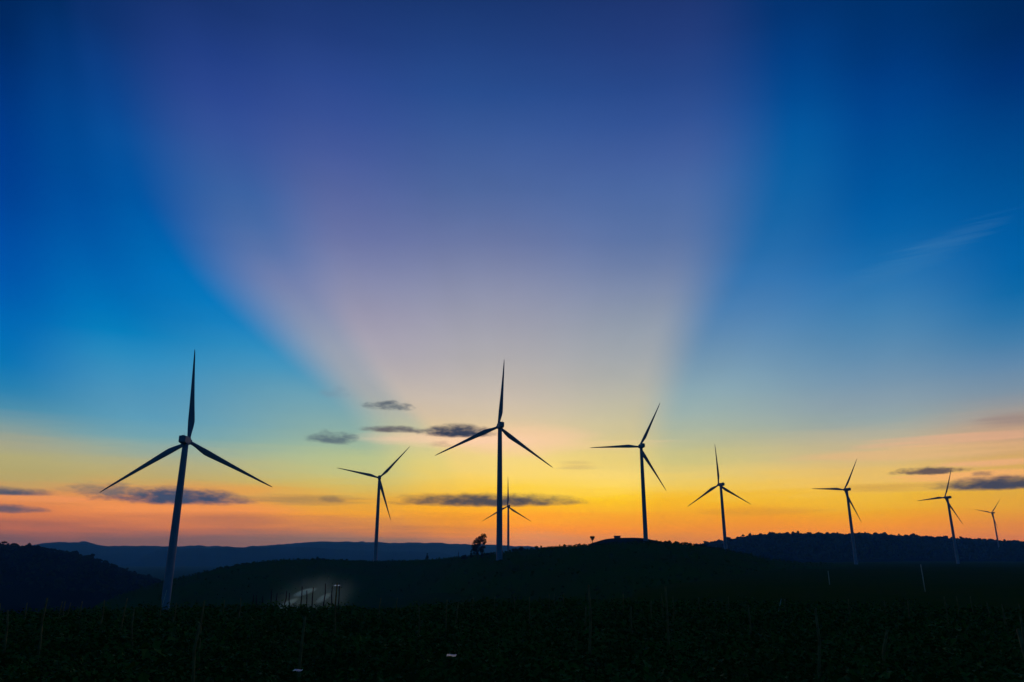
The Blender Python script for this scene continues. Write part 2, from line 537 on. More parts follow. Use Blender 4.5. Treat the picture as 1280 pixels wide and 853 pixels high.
# one sheet of ground all the way to the horizon
azs = np.concatenate([np.linspace(-180, -48, 45)[:-1], np.linspace(-48, 48, 241), np.linspace(48, 180, 45)[1:]])
rads = np.concatenate([[0.5], np.linspace(2, 130, 110), np.geomspace(134, 10300, 76)])
GA, GR = np.meshgrid(azs[:-1], rads, indexing="ij")
GZ = ground_height(GA, GR)
V = np.stack([GR * np.sin(np.radians(GA)), GR * np.cos(np.radians(GA)), GZ], -1).reshape(-1, 3)
n, m = GA.shape
ii, jj = np.meshgrid(np.arange(n), np.arange(m - 1), indexing="ij")
a0 = (ii * m + jj).ravel(); b0 = (((ii + 1) % n) * m + jj).ravel()
ground = big_mesh("ground", V, np.stack([a0, a0 + 1, b0 + 1, b0], 1), MAT["soil"], True)
ground["kind"] = "structure"

crest_hill = Hill("grassy_hill", [
    (60, 780, 560), (120, 757, 600), (160, 742, 630), (200, 729, 660), (230, 722, 680), (265, 713, 700), (300, 706, 730), (340, 701.5, 760),
    (380, 699.5, 840), (420, 700, 880), (470, 702, 900), (520, 700.5, 880), (560, 698, 780), (590, 695, 690), (620, 692, 640),
    (660, 687.5, 620), (700, 684, 600), (740, 681.5, 590), (780, 679.5, 590), (810, 678.5, 600), (840, 679.5, 610), (870, 682.5, 630),
    (900, 687, 660), (930, 693, 700), (960, 699, 760), (1000, 703.5, 850), (1060, 706, 900), (1120, 709, 950)], 330, 260, MAT["hill"], 0.5, ncol=520)
mound = Hill("earth_mound", [
    (690, 694, 780), (715, 686, 780), (735, 680.5, 780), (745, 677.5, 780), (758, 674, 780), (772, 672.7, 780), (790, 672.3, 780), (805, 673, 780),
    (815, 675, 780), (840, 680, 780), (860, 686, 780), (885, 696, 780)], 110, 150, MAT["mound"], 0.25, ncol=120)
left_hill = Hill("dark_wooded_hill", [
    (-500, 678, 1600), (-200, 676, 1600), (-60, 680, 1550), (0, 683.5, 1500), (20, 685, 1500), (45, 686, 1480), (60, 688.5, 1460), (80, 692, 1450),
    (110, 698, 1420), (130, 704, 1400), (150, 712, 1380), (175, 721, 1350), (200, 728, 1320), (240, 738, 1280), (300, 750, 1250)], 700, 500, MAT["wood_hill"], 1.0)
ridge = Hill("wooded_ridge", [
    (810, 700, 2300), (840, 693, 2300), (870, 685.5, 2300), (890, 681.5, 2300), (907, 679.5, 2300), (930, 674.5, 2350), (950, 672, 2350),
    (975, 670.5, 2400), (1000, 670.5, 2400), (1040, 671, 2450), (1080, 670.5, 2500), (1110, 672, 2600), (1150, 673.5, 2750), (1200, 676.5, 2900),
    (1240, 678.5, 2900), (1280, 680.5, 2900), (1400, 684, 2900), (1700, 690, 2900)], 620, 700, MAT["wood_hill"], 1.6)
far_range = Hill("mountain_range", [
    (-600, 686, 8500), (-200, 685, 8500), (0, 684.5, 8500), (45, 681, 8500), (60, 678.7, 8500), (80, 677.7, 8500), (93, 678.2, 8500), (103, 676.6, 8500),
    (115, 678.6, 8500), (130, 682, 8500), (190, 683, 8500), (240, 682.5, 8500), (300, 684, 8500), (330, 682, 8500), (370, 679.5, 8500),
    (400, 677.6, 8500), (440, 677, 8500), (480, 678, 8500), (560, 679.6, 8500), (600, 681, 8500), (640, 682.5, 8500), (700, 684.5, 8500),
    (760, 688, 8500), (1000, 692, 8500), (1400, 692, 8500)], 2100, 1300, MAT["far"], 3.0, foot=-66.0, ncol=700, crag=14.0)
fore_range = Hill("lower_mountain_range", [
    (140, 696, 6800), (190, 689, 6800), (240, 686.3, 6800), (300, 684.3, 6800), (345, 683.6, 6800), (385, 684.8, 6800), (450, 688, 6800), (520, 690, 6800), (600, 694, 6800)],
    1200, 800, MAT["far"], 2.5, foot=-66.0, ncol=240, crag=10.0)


def height_at(x, y):
    az, r = math.degrees(math.atan2(x, y)), math.hypot(x, y)
    z = float(ground_height(az, r))
    for h in Hill.all:
        if h.a[0] < az < h.a[-1]:
            z = max(z, float(h.height(np.array([az]), np.array([r]))[0]))
    return z


# ------------------------------------------------------------------ wind turbines
TH = 98.0                                                 # tower height; the hub sits 1.6 m higher, 5 m beyond the tower


def make_tower(parent):
    zs = [-30, 0, 0.4, 24, 48, 72, 90, TH]
    rs = [2.35, 2.35, 2.25, 2.13, 1.98, 1.80, 1.62, 1.52]
    sec = []
    for z, r in zip(zs, rs):
        sec.append(circle(28, r, (0, 0, z)))
    V, Fc = rings(sec)
    return mesh_object("tower", V, Fc, MAT["paint"], parent)


def make_nacelle(parent):
    def sect(y, w, h, zc):
        p = []
        for a in np.linspace(0, 2 * math.pi, 24, endpoint=False):
            c, s = math.cos(a), math.sin(a)
            k = (abs(c) ** 16 + abs(s) ** 16) ** (-1 / 16)
            p.append((w * c * k, y, zc - h * s * k))
        return np.array(p)
    V, Fc = rings([sect(-7.0, 1.55, 1.55, 1.75), sect(-6.8, 1.75, 1.75, 1.7), sect(-3, 1.9, 1.95, 1.6), sect(1.8, 1.9, 1.95, 1.6),
                   sect(3.0, 1.7, 1.75, 1.6), sect(3.3, 1.45, 1.45, 1.6)])
    o = mesh_object("nacelle", V, Fc, MAT["paint"], parent, smooth=False)
    o.location = (0, 0, TH)
    V, Fc = rings([circle(10, 0.9, (0.0, -5.6, 3.5)), circle(10, 0.9, (0.0, -5.6, 3.75))])
    c = mesh_object("cooler_hatch", V, Fc, MAT["paint"], o, smooth=False)
    V, Fc = rings([circle(6, 0.05, (0.6, -6.2, 3.4)), circle(6, 0.04, (0.6, -6.2, 5.2))])
    mesh_object("wind_vane_mast", V, Fc, MAT["paint"], o)
    return o


def make_hub(parent):
    prof = [(-1.7, 1.35), (-1.2, 1.65), (0.0, 1.75), (0.9, 1.6), (1.7, 1.2), (2.2, 0.7), (2.45, 0.12)]
    V, Fc = rings([circle(20, r, (0, y, 0), 1) for y, r in prof])
    return mesh_object("hub", V, Fc, MAT["paint"], parent)


def make_blade(parent):
    L = 52.0
    st = [(0.8, 1.9, 1.9, 0.0, 22), (2.6, 1.85, 1.85, 0.0, 22), (5.0, 2.3, 1.5, 0.12, 19), (8.0, 3.0, 1.15, 0.32, 15), (11.0, 3.45, 0.95, 0.46, 12),
          (14.0, 3.25, 0.8, 0.44, 9), (19.0, 2.75, 0.62, 0.38, 6), (25.0, 2.25, 0.48, 0.31, 4), (32.0, 1.75, 0.36, 0.24, 2), (40.0, 1.25, 0.25, 0.17, 0.5),
          (46.0, 0.9, 0.17, 0.12, 0), (50.0, 0.58, 0.11, 0.06, 0), (51.6, 0.3, 0.06, 0.0, 0), (52.0, 0.06, 0.03, 0.0, 0)]
    sec = []
    for r, c, th, off, tw in st:
        p = []
        for a in np.linspace(0, 2 * math.pi, 16, endpoint=False):
            u, w = math.cos(a) * 0.5, math.sin(a) * 0.5
            lean = 1.0 if r < 4 else (0.55 - 0.75 * u) + 0.35      # thick nose, thin tail
            x, y = c * u + off * 1.55, th * w * min(lean, 1.15)
            t = R(tw)
            p.append((x * math.cos(t) - y * math.sin(t), x * math.sin(t) + y * math.cos(t) + 1.6 * (r / L) ** 2, r))
        sec.append(np.array(p))
    V, Fc = rings(sec)
    return mesh_object("blade", V, Fc, MAT["paint"], parent)


# hub position in metres from the camera, turn of the rotor, yaw of the head
TURBINES = [
    ((-177.5, 401.3, 60.5), -2.5, 6.9, "tallest white wind turbine, leftmost, its tower foot behind the crop field"),
    ((-158.8, 887.2, 90.3), 42.0, 11.3, "wind turbine on the grassy hill between the tallest turbine and the lone two-trunk tree"),
    ((-10.1, 543.8, 93.2), 4.0, 13.2, "big wind turbine standing just right of the two-trunk tree, one blade straight up"),
    ((-7.8, 1329.0, 85.3), -0.2, 14.5, "small distant wind turbine seen close behind the big one by the two-trunk tree"),
    ((130.2, 747.5, 107.6), 27.5, 9.1, "wind turbine on the bare earth mound beside the small flat-roofed hut"),
    ((263.7, 947.9, 87.8), -2.7, 14.0, "wind turbine at the left foot of the wooded ridge, next right of the mound"),
    ((472.2, 1057.5, 91.0), 30.3, 13.8, "wind turbine before the middle of the wooded ridge with one blade pointing level left"),
    ((691.3, 1192.4, 90.3), 23.1, 13.6, "wind turbine in front of the dark flat-bottomed cloud above the wooded ridge"),
    ((1413.9, 2213.9, 123.4), 40.5, 6.0, "smallest wind turbine, rightmost on the wooded ridge"),
]
proto = None
for (hx, hy, hz), phi, yaw, label in TURBINES:
    y = R(yaw)
    loc = (hx + 5.0 * math.sin(y), hy - 5.0 * math.cos(y), hz - TH - 1.9)
    root = empty("wind_turbine", loc, y)
    tag(root, label, "wind turbine", "wind turbines along the hills")
    if proto is None:
        parts = dict(tower=make_tower(root), nacelle=make_nacelle(root), hub=make_hub(root), blade=make_blade(root))
        head = parts["nacelle"]
        proto = parts
        hub, blades = parts["hub"], [parts["blade"], copy_part(parts["blade"], root), copy_part(parts["blade"], root)]
    else:
        copy_part(proto["tower"], root)
        nac = copy_part(proto["nacelle"], root)
        for ch in proto["nacelle"].children:
            copy_part(ch, nac)
        hub = copy_part(proto["hub"], root)
        blades = [copy_part(proto["blade"], root) for _ in range(3)]
    tilt = Matrix.Rotation(R(4.5), 4, "X")
    T0 = Matrix.Translation((0, 5.0, TH + 1.9))
    hub.matrix_local = T0 @ tilt
    for k, b in enumerate(blades):
        b.matrix_local = T0 @ tilt @ Matrix.Rotation(R(phi + 120 * k), 4, "Y")


# ------------------------------------------------------------------ trees, bushes, woods
def leaf_cards(rng, centres, radii, per, size, flat=0.8):
    """Many small folded leaf faces scattered through ellipsoidal clumps."""
    n = sum(per)
    c = np.repeat(np.asarray(centres, float), per, axis=0)
    rad = np.repeat(np.asarray(radii, float), per, axis=0)
    d = rng.normal(size=(n, 3)); d /= np.linalg.norm(d, axis=1)[:, None]
    pos = c + d * rad * (rng.random(n) ** 0.45)[:, None] * np.array([1, 1, flat])
    u = rng.normal(size=(n, 3)); u /= np.linalg.norm(u, axis=1)[:, None]
    w = np.cross(u, rng.normal(size=(n, 3))); w /= np.linalg.norm(w, axis=1)[:, None]
    s = size * rng.uniform(0.6, 1.3, n)[:, None]
    V = np.stack([pos - u * s, pos + w * s * 0.55, pos + u * s, pos - w * s * 0.55], 1).reshape(-1, 3)
    return V, np.arange(4 * n).reshape(-1, 4)


def limb(points, radii, n=7):
    sec = []
    for p, r in zip(points, radii):
        sec.append(circle(n, r, p))
    return rings(sec)


def merge(parts):
    V, Fc, o = [], [], 0
    for v, f in parts:
        V.append(v); Fc += [tuple(i + o for i in q) for q in f]; o += len(v)
    return np.concatenate(V), Fc


def tree(name, x, y, trunks, clumps, leaf, per, label, cat="tree", group=None, seed=0):
    rng = np.random.default_rng(seed)
    root = empty(name, (x, y, height_at(x, y) - 0.2))
    tag(root, label, cat, group)
    V, Fc = merge([limb(p, r) for p, r in trunks])
    mesh_object("trunk", V, Fc, MAT["bark"], root)
    V, Q = leaf_cards(rng, [c[:3] for c in clumps], [(c[3], c[3], c[3]) for c in clumps], [int(per * c[3] ** 2) for c in clumps], leaf)
    o = big_mesh("crown", V, Q, MAT["crown"])
    o.parent = root
    return root


tx, ty = at(598, 600)
tree("tree", tx, ty,
     [([(0.0, 0, -1), (-0.6, 0, 4), (-1.6, 0.2, 8), (-2.4, 0, 12)], [.45, .36, .26, .1]),
      ([(2.6, 0, -1), (3.0, 0, 4), (3.2, 0.3, 9), (3.6, 0, 15)], [.5, .4, .28, .1]),
      ([(-0.6, 0, 4), (-2.4, 1, 8), (-3.6, 1, 11)], [.2, .15, .06]), ([(3.0, 0, 5), (4.6, -1, 9), (5.0, -1, 13)], [.2, .14, .06])],
     [(-3.4, 0, 9.6, 2.3), (-2.6, 1, 12.4, 2.6), (-0.8, -1, 14.6, 2.6), (1.4, 0.5, 16.2, 2.3), (3.6, 0, 17.4, 2.2), (4.6, 0.4, 18.6, 1.5), (4.6, -0.6, 14.8, 1.9),
      (4.4, 0, 12.4, 1.6), (-2.4, 0, 6.8, 2.0), (-1.0, 0.4, 4.6, 1.5), (0.2, 0, 11.6, 2.2), (3.4, 0.2, 9.4, 1.8), (2.8, 0.2, 6.4, 1.9), (3.0, 0, 3.6, 1.5), (1.6, 0.6, 8.2, 1.9), (-3.9, 0, 7.0, 1.5), (1.2, 0.3, 13.4, 2.0), (-1.2, 0, 9.4, 2.4), (-0.6, -0.4, 6.6, 1.6), (2.6, 0.4, 14.4, 2.0), (-3.4, 0, 4.8, 1.1), (5.8, 0, 17.2, 1.0), (5.4, 0.4, 13.2, 1.0), (-4.9, 0, 11.0, .9), (-3.2, 0, 14.2, .9), (0.4, 0, 17.0, 1.0), (4.9, 0, 9.2, .9), (-4.4, 0, 8.2, 1.0), (2.6, 0, 19.0, .8)],
     0.5, 30, "tall ragged tree with two trunks, left of the big turbine", seed=3)
tx, ty = at(741, 586)
tree("small_tree", tx, ty, [([(0, 0, -.5), (0.1, 0, 2), (0, 0.1, 4.6)], [.34, .30, .2])],
     [(0.1, 0, 5.2, 1.5), (-0.7, 0.2, 6.0, 1.1), (0.9, 0, 6.1, 1.0), (0.1, 0.1, 4.1, .8)], 0.4, 90, "lone lollipop-shaped little tree on bare skyline left of the mound", seed=8)
tx, ty = at(589, 640)
tree("small_tree", tx, ty, [([(0, 0, -.5), (0, 0, 3), (0, 0, 6)], [.2, .15, .05])],
     [(0, 0, 1.6, 1.5), (0.1, 0, 3.4, 1.1), (0, 0, 5.2, .8), (0.1, 0, 6.6, .5)], 0.4, 70, "short pointed tree just left of the tall two-trunk tree", seed=9)
tx, ty = at(534, 840)
tree("small_tree", tx, ty, [([(0, 0, -.5), (0, 0, 3), (0, 0, 7)], [.2, .15, .05])],
     [(0, 0, 2.0, 1.9), (0.1, 0, 4.2, 1.3), (0, 0, 6.4, .9)], 0.5, 50, "tiny pointed tree on low hill crest between the second turbine and the two-trunk tree", seed=10)
for k, (px, r, h, lab) in enumerate([
        (924, 2340, 11, "left tree of the three standing up from the ridge's left shoulder"),
        (931, 2345, 14, "tallest and middle tree of the three on the ridge's left shoulder"),
        (940, 2348, 15, "flat-topped tree standing apart on the left shoulder of the wooded ridge")]):
    tx, ty = at(px, r)
    tree("ridge_tree", tx, ty, [([(0, 0, -1), (0.2, 0, h * .4), (0, 0.2, h * .8)], [.4, .3, .1])],
         [(0, 0, h * .8, 3.2), (-2.6, 0, h * .75, 2.2), (2.8, 0, h * .78, 2.4), (0.5, 1, h * .95, 2.0)], 1.2, 12, lab, group="trees on the ridge shoulder", seed=20 + k)


def bush_mesh(rng, w, h, leaf, per):
    cl = [(rng.uniform(-w, w) * .6, rng.uniform(-w, w) * .6, h * rng.uniform(.3, .75), rng.uniform(.28, .45) * max(w, h)) for _ in range(7)]
    return leaf_cards(rng, [c[:3] for c in cl], [(c[3],) * 3 for c in cl], [int(per * c[3] ** 2) + 8 for c in cl], leaf)


rng = np.random.default_rng(77)
bush_kinds = []
for k, (w, h) in enumerate([(2.0, 2.2), (3.0, 2.6), (1.6, 3.0), (2.6, 1.8)]):
    V, Q = bush_mesh(rng, w, h, 0.4, 34)
    o = big_mesh("bush", V, Q, MAT["crown"])
    bush_kinds.append(o.data)
    bpy.data.objects.remove(o)


def bush(px, r, kind, s, label, group=None):
    x, y = at(px, r)
    o = bpy.data.objects.new("bush", bush_kinds[kind])
    COL.objects.link(o)
    o.location = (x, y, height_at(x, y) - 0.3)
    o.scale = (s, s, s)
    o.rotation_euler = (0, 0, px)
    return tag(o, label, "bush", group)


bush(644, 618, 1, 1.1, "wide low bush just right of the big turbine's tower foot", "bushes right of the big turbine")
bush(651, 616, 2, 1.25, "taller spiky bush right of the wide one by the big turbine", "bushes right of the big turbine")
bush(581, 655, 2, 1.5, "low bush beside the short pointed tree, left of the two-trunk tree")
bush(608, 640, 3, .9, "low bush between the two-trunk tree and the big turbine")
for k, (px, r) in enumerate([(826, 602), (833, 604), (838, 606), (846, 612), (853, 615), (858, 618), (864, 622), (870, 628), (877, 634), (882, 640), (889, 648), (893, 655), (901, 660)]):
    bush(px, r, k % 4, rng.uniform(.5, .95), "small dark skyline bush, %s to the right of the mound, before the wooded ridge" % ORD[k], "bushes on the skyline right of the mound")
for k, (px, r) in enumerate([(724, 594), (713, 597), (705, 600), (697, 602), (690, 604), (683, 607), (672, 611)]):
    bush(px, r, (k * 3) % 4, rng.uniform(.4, .65), "low dark skyline bush, %s to the left of the lollipop tree" % ORD[k], "bushes on the skyline left of the lollipop tree")
for k, (px, r) in enumerate([(451, 893), (405, 862), (397, 855), (392, 850)]):
    bush(px, r, k % 4, rng.uniform(.7, 1.0), "tiny bush on the hill crest, %s to the left of the turbine on that hill" % ORD[k], "bushes left of the second turbine")


def woods(name, hill, n, pxr, rr, hgt, label, seed, mat="crown"):
    """A far wood that reads as one mass: hundreds of lumpy crowns on short trunks joined into one mesh."""
    rng = np.random.default_rng(seed)
    t = (1 + 5 ** .5) / 2
    ico = np.array([(-1, t, 0), (1, t, 0), (-1, -t, 0), (1, -t, 0), (0, -1, t), (0, 1, t), (0, -1, -t), (0, 1, -t), (t, 0, -1), (t, 0, 1), (-t, 0, -1), (-t, 0, 1)], float)
    ico /= np.linalg.norm(ico[0])
    fc = np.array([(0, 11, 5), (0, 5, 1), (0, 1, 7), (0, 7, 10), (0, 10, 11), (1, 5, 9), (5, 11, 4), (11, 10, 2), (10, 7, 6), (7, 1, 8), (3, 9, 4), (3, 4, 2), (3, 2, 6), (3, 6, 8), (3, 8, 9), (4, 9, 5), (2, 4, 11), (6, 2, 10), (8, 6, 7), (9, 8, 1)])
    az = rng.uniform(azel(pxr[0], 696)[0], azel(pxr[1], 696)[0], n)
    D = hill.crest(az)[0]
    s = rng.uniform(0, 1, n)
    r = D + np.where(s < .35, rng.uniform(-30, 15, n), rng.uniform(rr[0], rr[1], n))
    z = hill.height(az, r)
    ok = z > -200
    az, r, z = az[ok], r[ok], z[ok]
    n = len(az)
    h = hgt * rng.uniform(.45, 1.1, n) ** 1.3
    h = np.where(rng.random(n) < .05, h * 1.5, h)
    c = np.stack([r * np.sin(np.radians(az)), r * np.cos(np.radians(az)), z], 1)
    V, Q = [], []
    for k in range(2):
        off = rng.normal(size=(n, 3)) * h[:, None] * .22 * k
        sc_ = (h * rng.uniform(.32, .5, n))[:, None, None] * np.array([1.15, 1.15, 1.0])
        jit = ico[None] * rng.uniform(.65, 1.25, (n, 12, 1))
        V.append((c + off)[:, None, :] + np.array([0, 0, 1.0]) * (h * .5)[:, None, None] + jit * sc_)
    V = np.concatenate(V).reshape(-1, 3)
    Q = (fc[None] + 12 * np.arange(2 * n)[:, None, None]).reshape(-1, 3)
    o = big_mesh(name, V, Q, MAT[mat])
    tag(o, label, "wood", kind="stuff")


woods("hill_scrub", crest_hill, 2600, (150, 1040), (-300, 20), 1.5, "low dark scrub scattered over the grassy middle hill", 12, "hill")
woods("ridge_woods", ridge, 5200, (838, 1420), (-560, 60), 9.0, "dark wood covering the long ridge behind the right-hand turbines", 5)
woods("hill_woods", left_hill, 2400, (-300, 215), (-500, 60), 4.5, "dark wood covering the sloping hill at the far left", 6)
for k, (px, r, h, lab) in enumerate([
        (2, 1497, 9, "round tree poking above the left wood at the picture's edge"),
        (15, 1497, 7, "flat wide tree above the left wood, second from the picture's edge")]):
    tx, ty = at(px, r)
    tree("hilltop_tree", tx, ty, [([(0, 0, -1), (0.2, 0, h * .4), (0, 0.2, h * .8)], [.35, .25, .1])],
         [(0, 0, h * .85, 2.4), (-3.0, 0, h * .8, 1.8), (3.0, 0, h * .8, 1.8)], 0.9, 16, lab, seed=40 + k)

# ------------------------------------------------------------------ hut on the mound, lone posts
hx_, hy_ = at(772.5, 776)
hz_ = height_at(hx_, hy_)
hut = empty("hut", (hx_, hy_, hz_ - 0.3), R(-7))
tag(hut, "low flat-roofed hut on top of the bare earth mound", "hut")


def box(name, lo, hi, mat, parent, bevel=0.0):
    (a, b, c), (d, e, f) = lo, hi
    V = [(a, b, c), (d, b, c), (d, e, c), (a, e, c), (a, b, f), (d, b, f), (d, e, f), (a, e, f)]
    return mesh_object(name, V, [(3, 2, 1, 0), (4, 5, 6, 7), (0, 1, 5, 4), (1, 2, 6, 5), (2, 3, 7, 6), (3, 0, 4, 7)], mat, parent, smooth=False)


box("wall", (-3.2, -2.2, 0), (-0.6, 2.2, 2.3), MAT["concrete"], hut)
box("wall", (0.7, -2.2, 0), (3.2, 2.2, 2.3), MAT["concrete"], hut)
box("door", (-0.6, -1.9, 0), (0.7, -1.8, 2.25), MAT["roof"], hut)
box("roof", (-3.7, -2.8, 2.3), (3.7, 2.8, 2.62), MAT["roof"], hut)


def pole(name, x, y, h, r0, r1, mat, label, cat, lean=(0, 0), group=None, sink=0.3, bend=0.0):
    V, Fc = limb([(0, 0, -sink), (lean[0] * .33 * h + bend, lean[1] * .33 * h, h * .33), (lean[0] * .67 * h + bend, lean[1] * .67 * h, h * .67), (lean[0] * h, lean[1] * h, h)],
                 [r0, r0 * .95, (r0 + r1) / 2, r1], 8)
    o = mesh_object(name, V, Fc, mat, None)
    o.location = (x, y, height_at(x, y))
    return tag(o, label, cat, group)


px_, py_ = at(573, 700)
pole("marker_post", px_, py_, 6.0, .28, .24, MAT["stake"], "thin upright post on the hill left of the two-trunk tree", "post")
px_, py_ = at(739, 588)
pole("marker_post", px_, py_, 3.6, .10, .08, MAT["stake"], "thin pole close beside the lollipop-shaped little tree", "post")

# ------------------------------------------------------------------ the crop field
rng = np.random.default_rng(11)
step = 0.95
gx, gy = np.meshgrid(np.arange(-85, 86, step), np.arange(7, 108, step * 0.85), indexing="ij")
gx = gx + rng.normal(0, .16, gx.shape); gy = gy + rng.normal(0, .26, gy.shape)
gx, gy = gx.ravel(), gy.ravel()
gaz, gr = np.degrees(np.arctan2(gx, gy)), np.hypot(gx, gy)
edge = 98 + 9 * np.sin(np.radians(gaz * 5)) + 6 * np.sin(np.radians(gaz * 13 + 40))
keep = (np.abs(gaz) < 41) & (gr < edge) & (gr > 9) & (rng.random(len(gx)) > 0.08 + 0.40 * (fbm(gx / 5, gy / 5, 2) > .15))
gx, gy, gaz, gr = gx[keep], gy[keep], gaz[keep], gr[keep]
gz = ground_height(gaz, gr)
ph = (0.85 + 0.75 * fbm(gx / 4, gy / 4, 3) + rng.normal(0, .16, len(gx))).clip(.35, 1.9)
ph = np.where(rng.random(len(gx)) < .04, ph * 1.5, ph)
nleaf = np.where(gr < 34, 46, np.where(gr < 60, 26, 15))
idx = np.repeat(np.arange(len(gx)), nleaf)
N = len(idx)
lod = np.where(gr < 34, 1.0, np.where(gr < 60, 1.3, 1.75))[idx]
ang = rng.uniform(0, 2 * np.pi, N)
hh = rng.beta(2.2, 1.3, N)
rad = rng.random(N) ** .6 * .44 * (1.15 - .5 * hh)
base = np.stack([gx[idx] + rad * np.cos(ang), gy[idx] + rad * np.sin(ang), gz[idx] + .06 + hh * ph[idx]], 1)
az_ = ang + rng.normal(0, .6, N)
droop = rng.normal(-.15, .45, N)
ln = rng.uniform(.11, .27, N) * lod
du = np.stack([np.cos(az_) * np.cos(droop), np.sin(az_) * np.cos(droop), np.sin(droop)], 1)
sd = np.stack([-np.sin(az_), np.cos(az_), rng.normal(0, .35, N)], 1)
up = np.cross(du, sd)
wd = (ln * rng.uniform(.26, .40, N))[:, None]
L_ = ln[:, None]
V = np.stack([base, base + du * L_ * .5 + sd * wd + up * L_ * .08, base + du * L_ * 1.0 - np.array([0, 0, .12]) * L_,
              base + du * L_ * .5 - sd * wd + up * L_ * .08], 1)
crop = big_mesh("crop_plants", V.reshape(-1, 3), np.arange(4 * N).reshape(-1, 4), MAT["leaf"])
tag(crop, "dense dark leafy crop plants covering the whole near field", "crop", kind="stuff")

# stakes: prototypes share mesh data
stake_meshes = []
for k in range(10):                                       # five painted dark as backlit silhouettes, five weathered ones
    q = np.random.default_rng(100 + k)
    b = q.normal(0, .03, 6)
    V, Fc = limb([(0, 0, -.4), (b[0], b[1], .7), (b[2], b[3], 1.5), (b[4], b[5], 2.25)], [.048, .046, .042, .034], 7)
    o = mesh_object("wooden_stake", V, Fc, MAT["stake" if k < 5 else "old_stake"])
    stake_meshes.append(o.data)
    bpy.data.objects.remove(o)


def stake(px, r, h, lean, label, group, k, lean_y=0.0, name="wooden_stake", weathered=False, thick=1.0):
    x, y = at(px, r)
    o = bpy.data.objects.new(name, stake_meshes[k % 5 + (5 if weathered else 0)])
    COL.objects.link(o)
    o.location = (x, y, float(ground_height(math.degrees(math.atan2(x, y)), math.hypot(x, y))))
    o.rotation_euler = (lean_y, lean, k * 1.3)
    o.scale = (thick, thick, h / 2.25)
    return tag(o, label, "stake", group)


# the cluster that stands up before the pale spray
for k, (px, r, h, ln_) in enumerate([(321, 92, 2.0, .03), (326, 94, 1.9, -.05), (334, 93, 1.8, .06), (345, 93, 2.5, .05), (350, 95, 2.1, .07), (360, 92, 2.35, .09), (366, 95, 2.1, -.02),
                                     (382, 90, 2.9, .05), (389, 94, 2.4, .07), (394, 91, 2.8, .04), (409, 92, 3.2, .02), (418, 90, 2.9, .02)]):
    stake(px, r, h, ln_, "thin dark stake before the pale spray, %s from the left in its row" % ORD[k], "stakes before the pale spray", k, thick=1.5)
stake(428, 84, 3.3, .02, "long stake right of the bright film scrap at the spray's right end", "stakes before the pale spray", 3, thick=1.5)
FIELD = [(28, 40, 2.3, -.1), (85, 70, 2.0, .05), (91, 72, 2.0, .02), (97, 71, 1.9, -.03), (68, 38, 2.8, .08), (137, 50, 2.3, .03), (163, 46, 2.4, .07), (181, 38, 2.2, .1),
         (265, 34, 2.6, .05), (257, 24, 2.2, .04), (305, 60, 2.2, .03), (385, 24, 2.3, .02), (425, 40, 3.2, .03), (478, 55, 2.2, -.02), (498, 70, 2.0, .04), (525, 33, 2.2, .02),
         (560, 48, 2.2, .05), (571, 42, 2.3, -.04), (592, 60, 2.1, .02), (618, 72, 2.0, .03), (643, 68, 2.2, -.02), (662, 50, 2.3, .03), (686, 80, 2.0, .04), (692, 82, 2.0, -.03),
         (703, 74, 2.2, .02), (735, 27, 3.0, .02), (729, 38, 2.2, -.03), (777, 64, 2.3, .03), (785, 44, 2.1, .02), (809, 52, 2.1, .04), (825, 55, 2.5, -.03), (831, 32, 3.1, .01),
         (838, 50, 2.4, .03), (870, 60, 2.1, -.04), (905, 72, 2.0, .05), (931, 40, 2.3, .02), (975, 74, 2.0, -.03), (1010, 25, 2.6, -.02), (1052, 66, 2.1, .04), (1097, 72, 2.0, .02),
         (1126, 58, 2.2, -.04), (1172, 56, 2.5, -.02), (1187, 72, 2.3, .03), (1203, 74, 2.3, .02), (1224, 66, 2.1, -.04), (1244, 52, 2.2, .04), (1256, 30, 2.4, -.10), (1262, 70, 2.0, .02),
         (110, 62, 2.1, .04), (45, 64, 2.1, -.03), (12, 58, 2.1, .05), (210, 66, 2.0, .02), (226, 52, 2.1, -.05), (285, 70, 2.0, .04)]
for k, (px, r, h, ln_) in enumerate(FIELD):
    stake(px, r, h, ln_, "thin brown wooden stake rising out of the dark crop plants", "stakes in the crop field", k, weathered=True, thick=1.0)
stake(1275, 22, 2.3, .16, "slanting stake leaning right at the bottom right corner of the field", None, 2, weathered=True, thick=1.2)
o = stake(1079, 29, 2.0, .26, "crooked stake with a pale tip, leaning right in the front of the field", None, 4, weathered=True, thick=1.2)


def pipe(px, r, h, lean, rad_, label):
    x, y = at(px, r)
    return pole("plastic_pipe", x, y, h, rad_, rad_ * .9, MAT["pale"], label, "pipe", (lean, 0), None, .3, 0.0)


pipe(1033, 230, 3.6, .0, .10, "short upright white pipe in the field below the middle of the wooded ridge")
pipe(1150, 175, 5.2, -.02, .09, "tall white pipe in the field below the wooded ridge")
pipe(963, 78, 1.9, .34, .028, "small pale pipe leaning right, lowest of the three pale pipes")
pipe(209, 97, 2.7, .16, .045, "pale slender pipe against the foot of the tallest turbine")


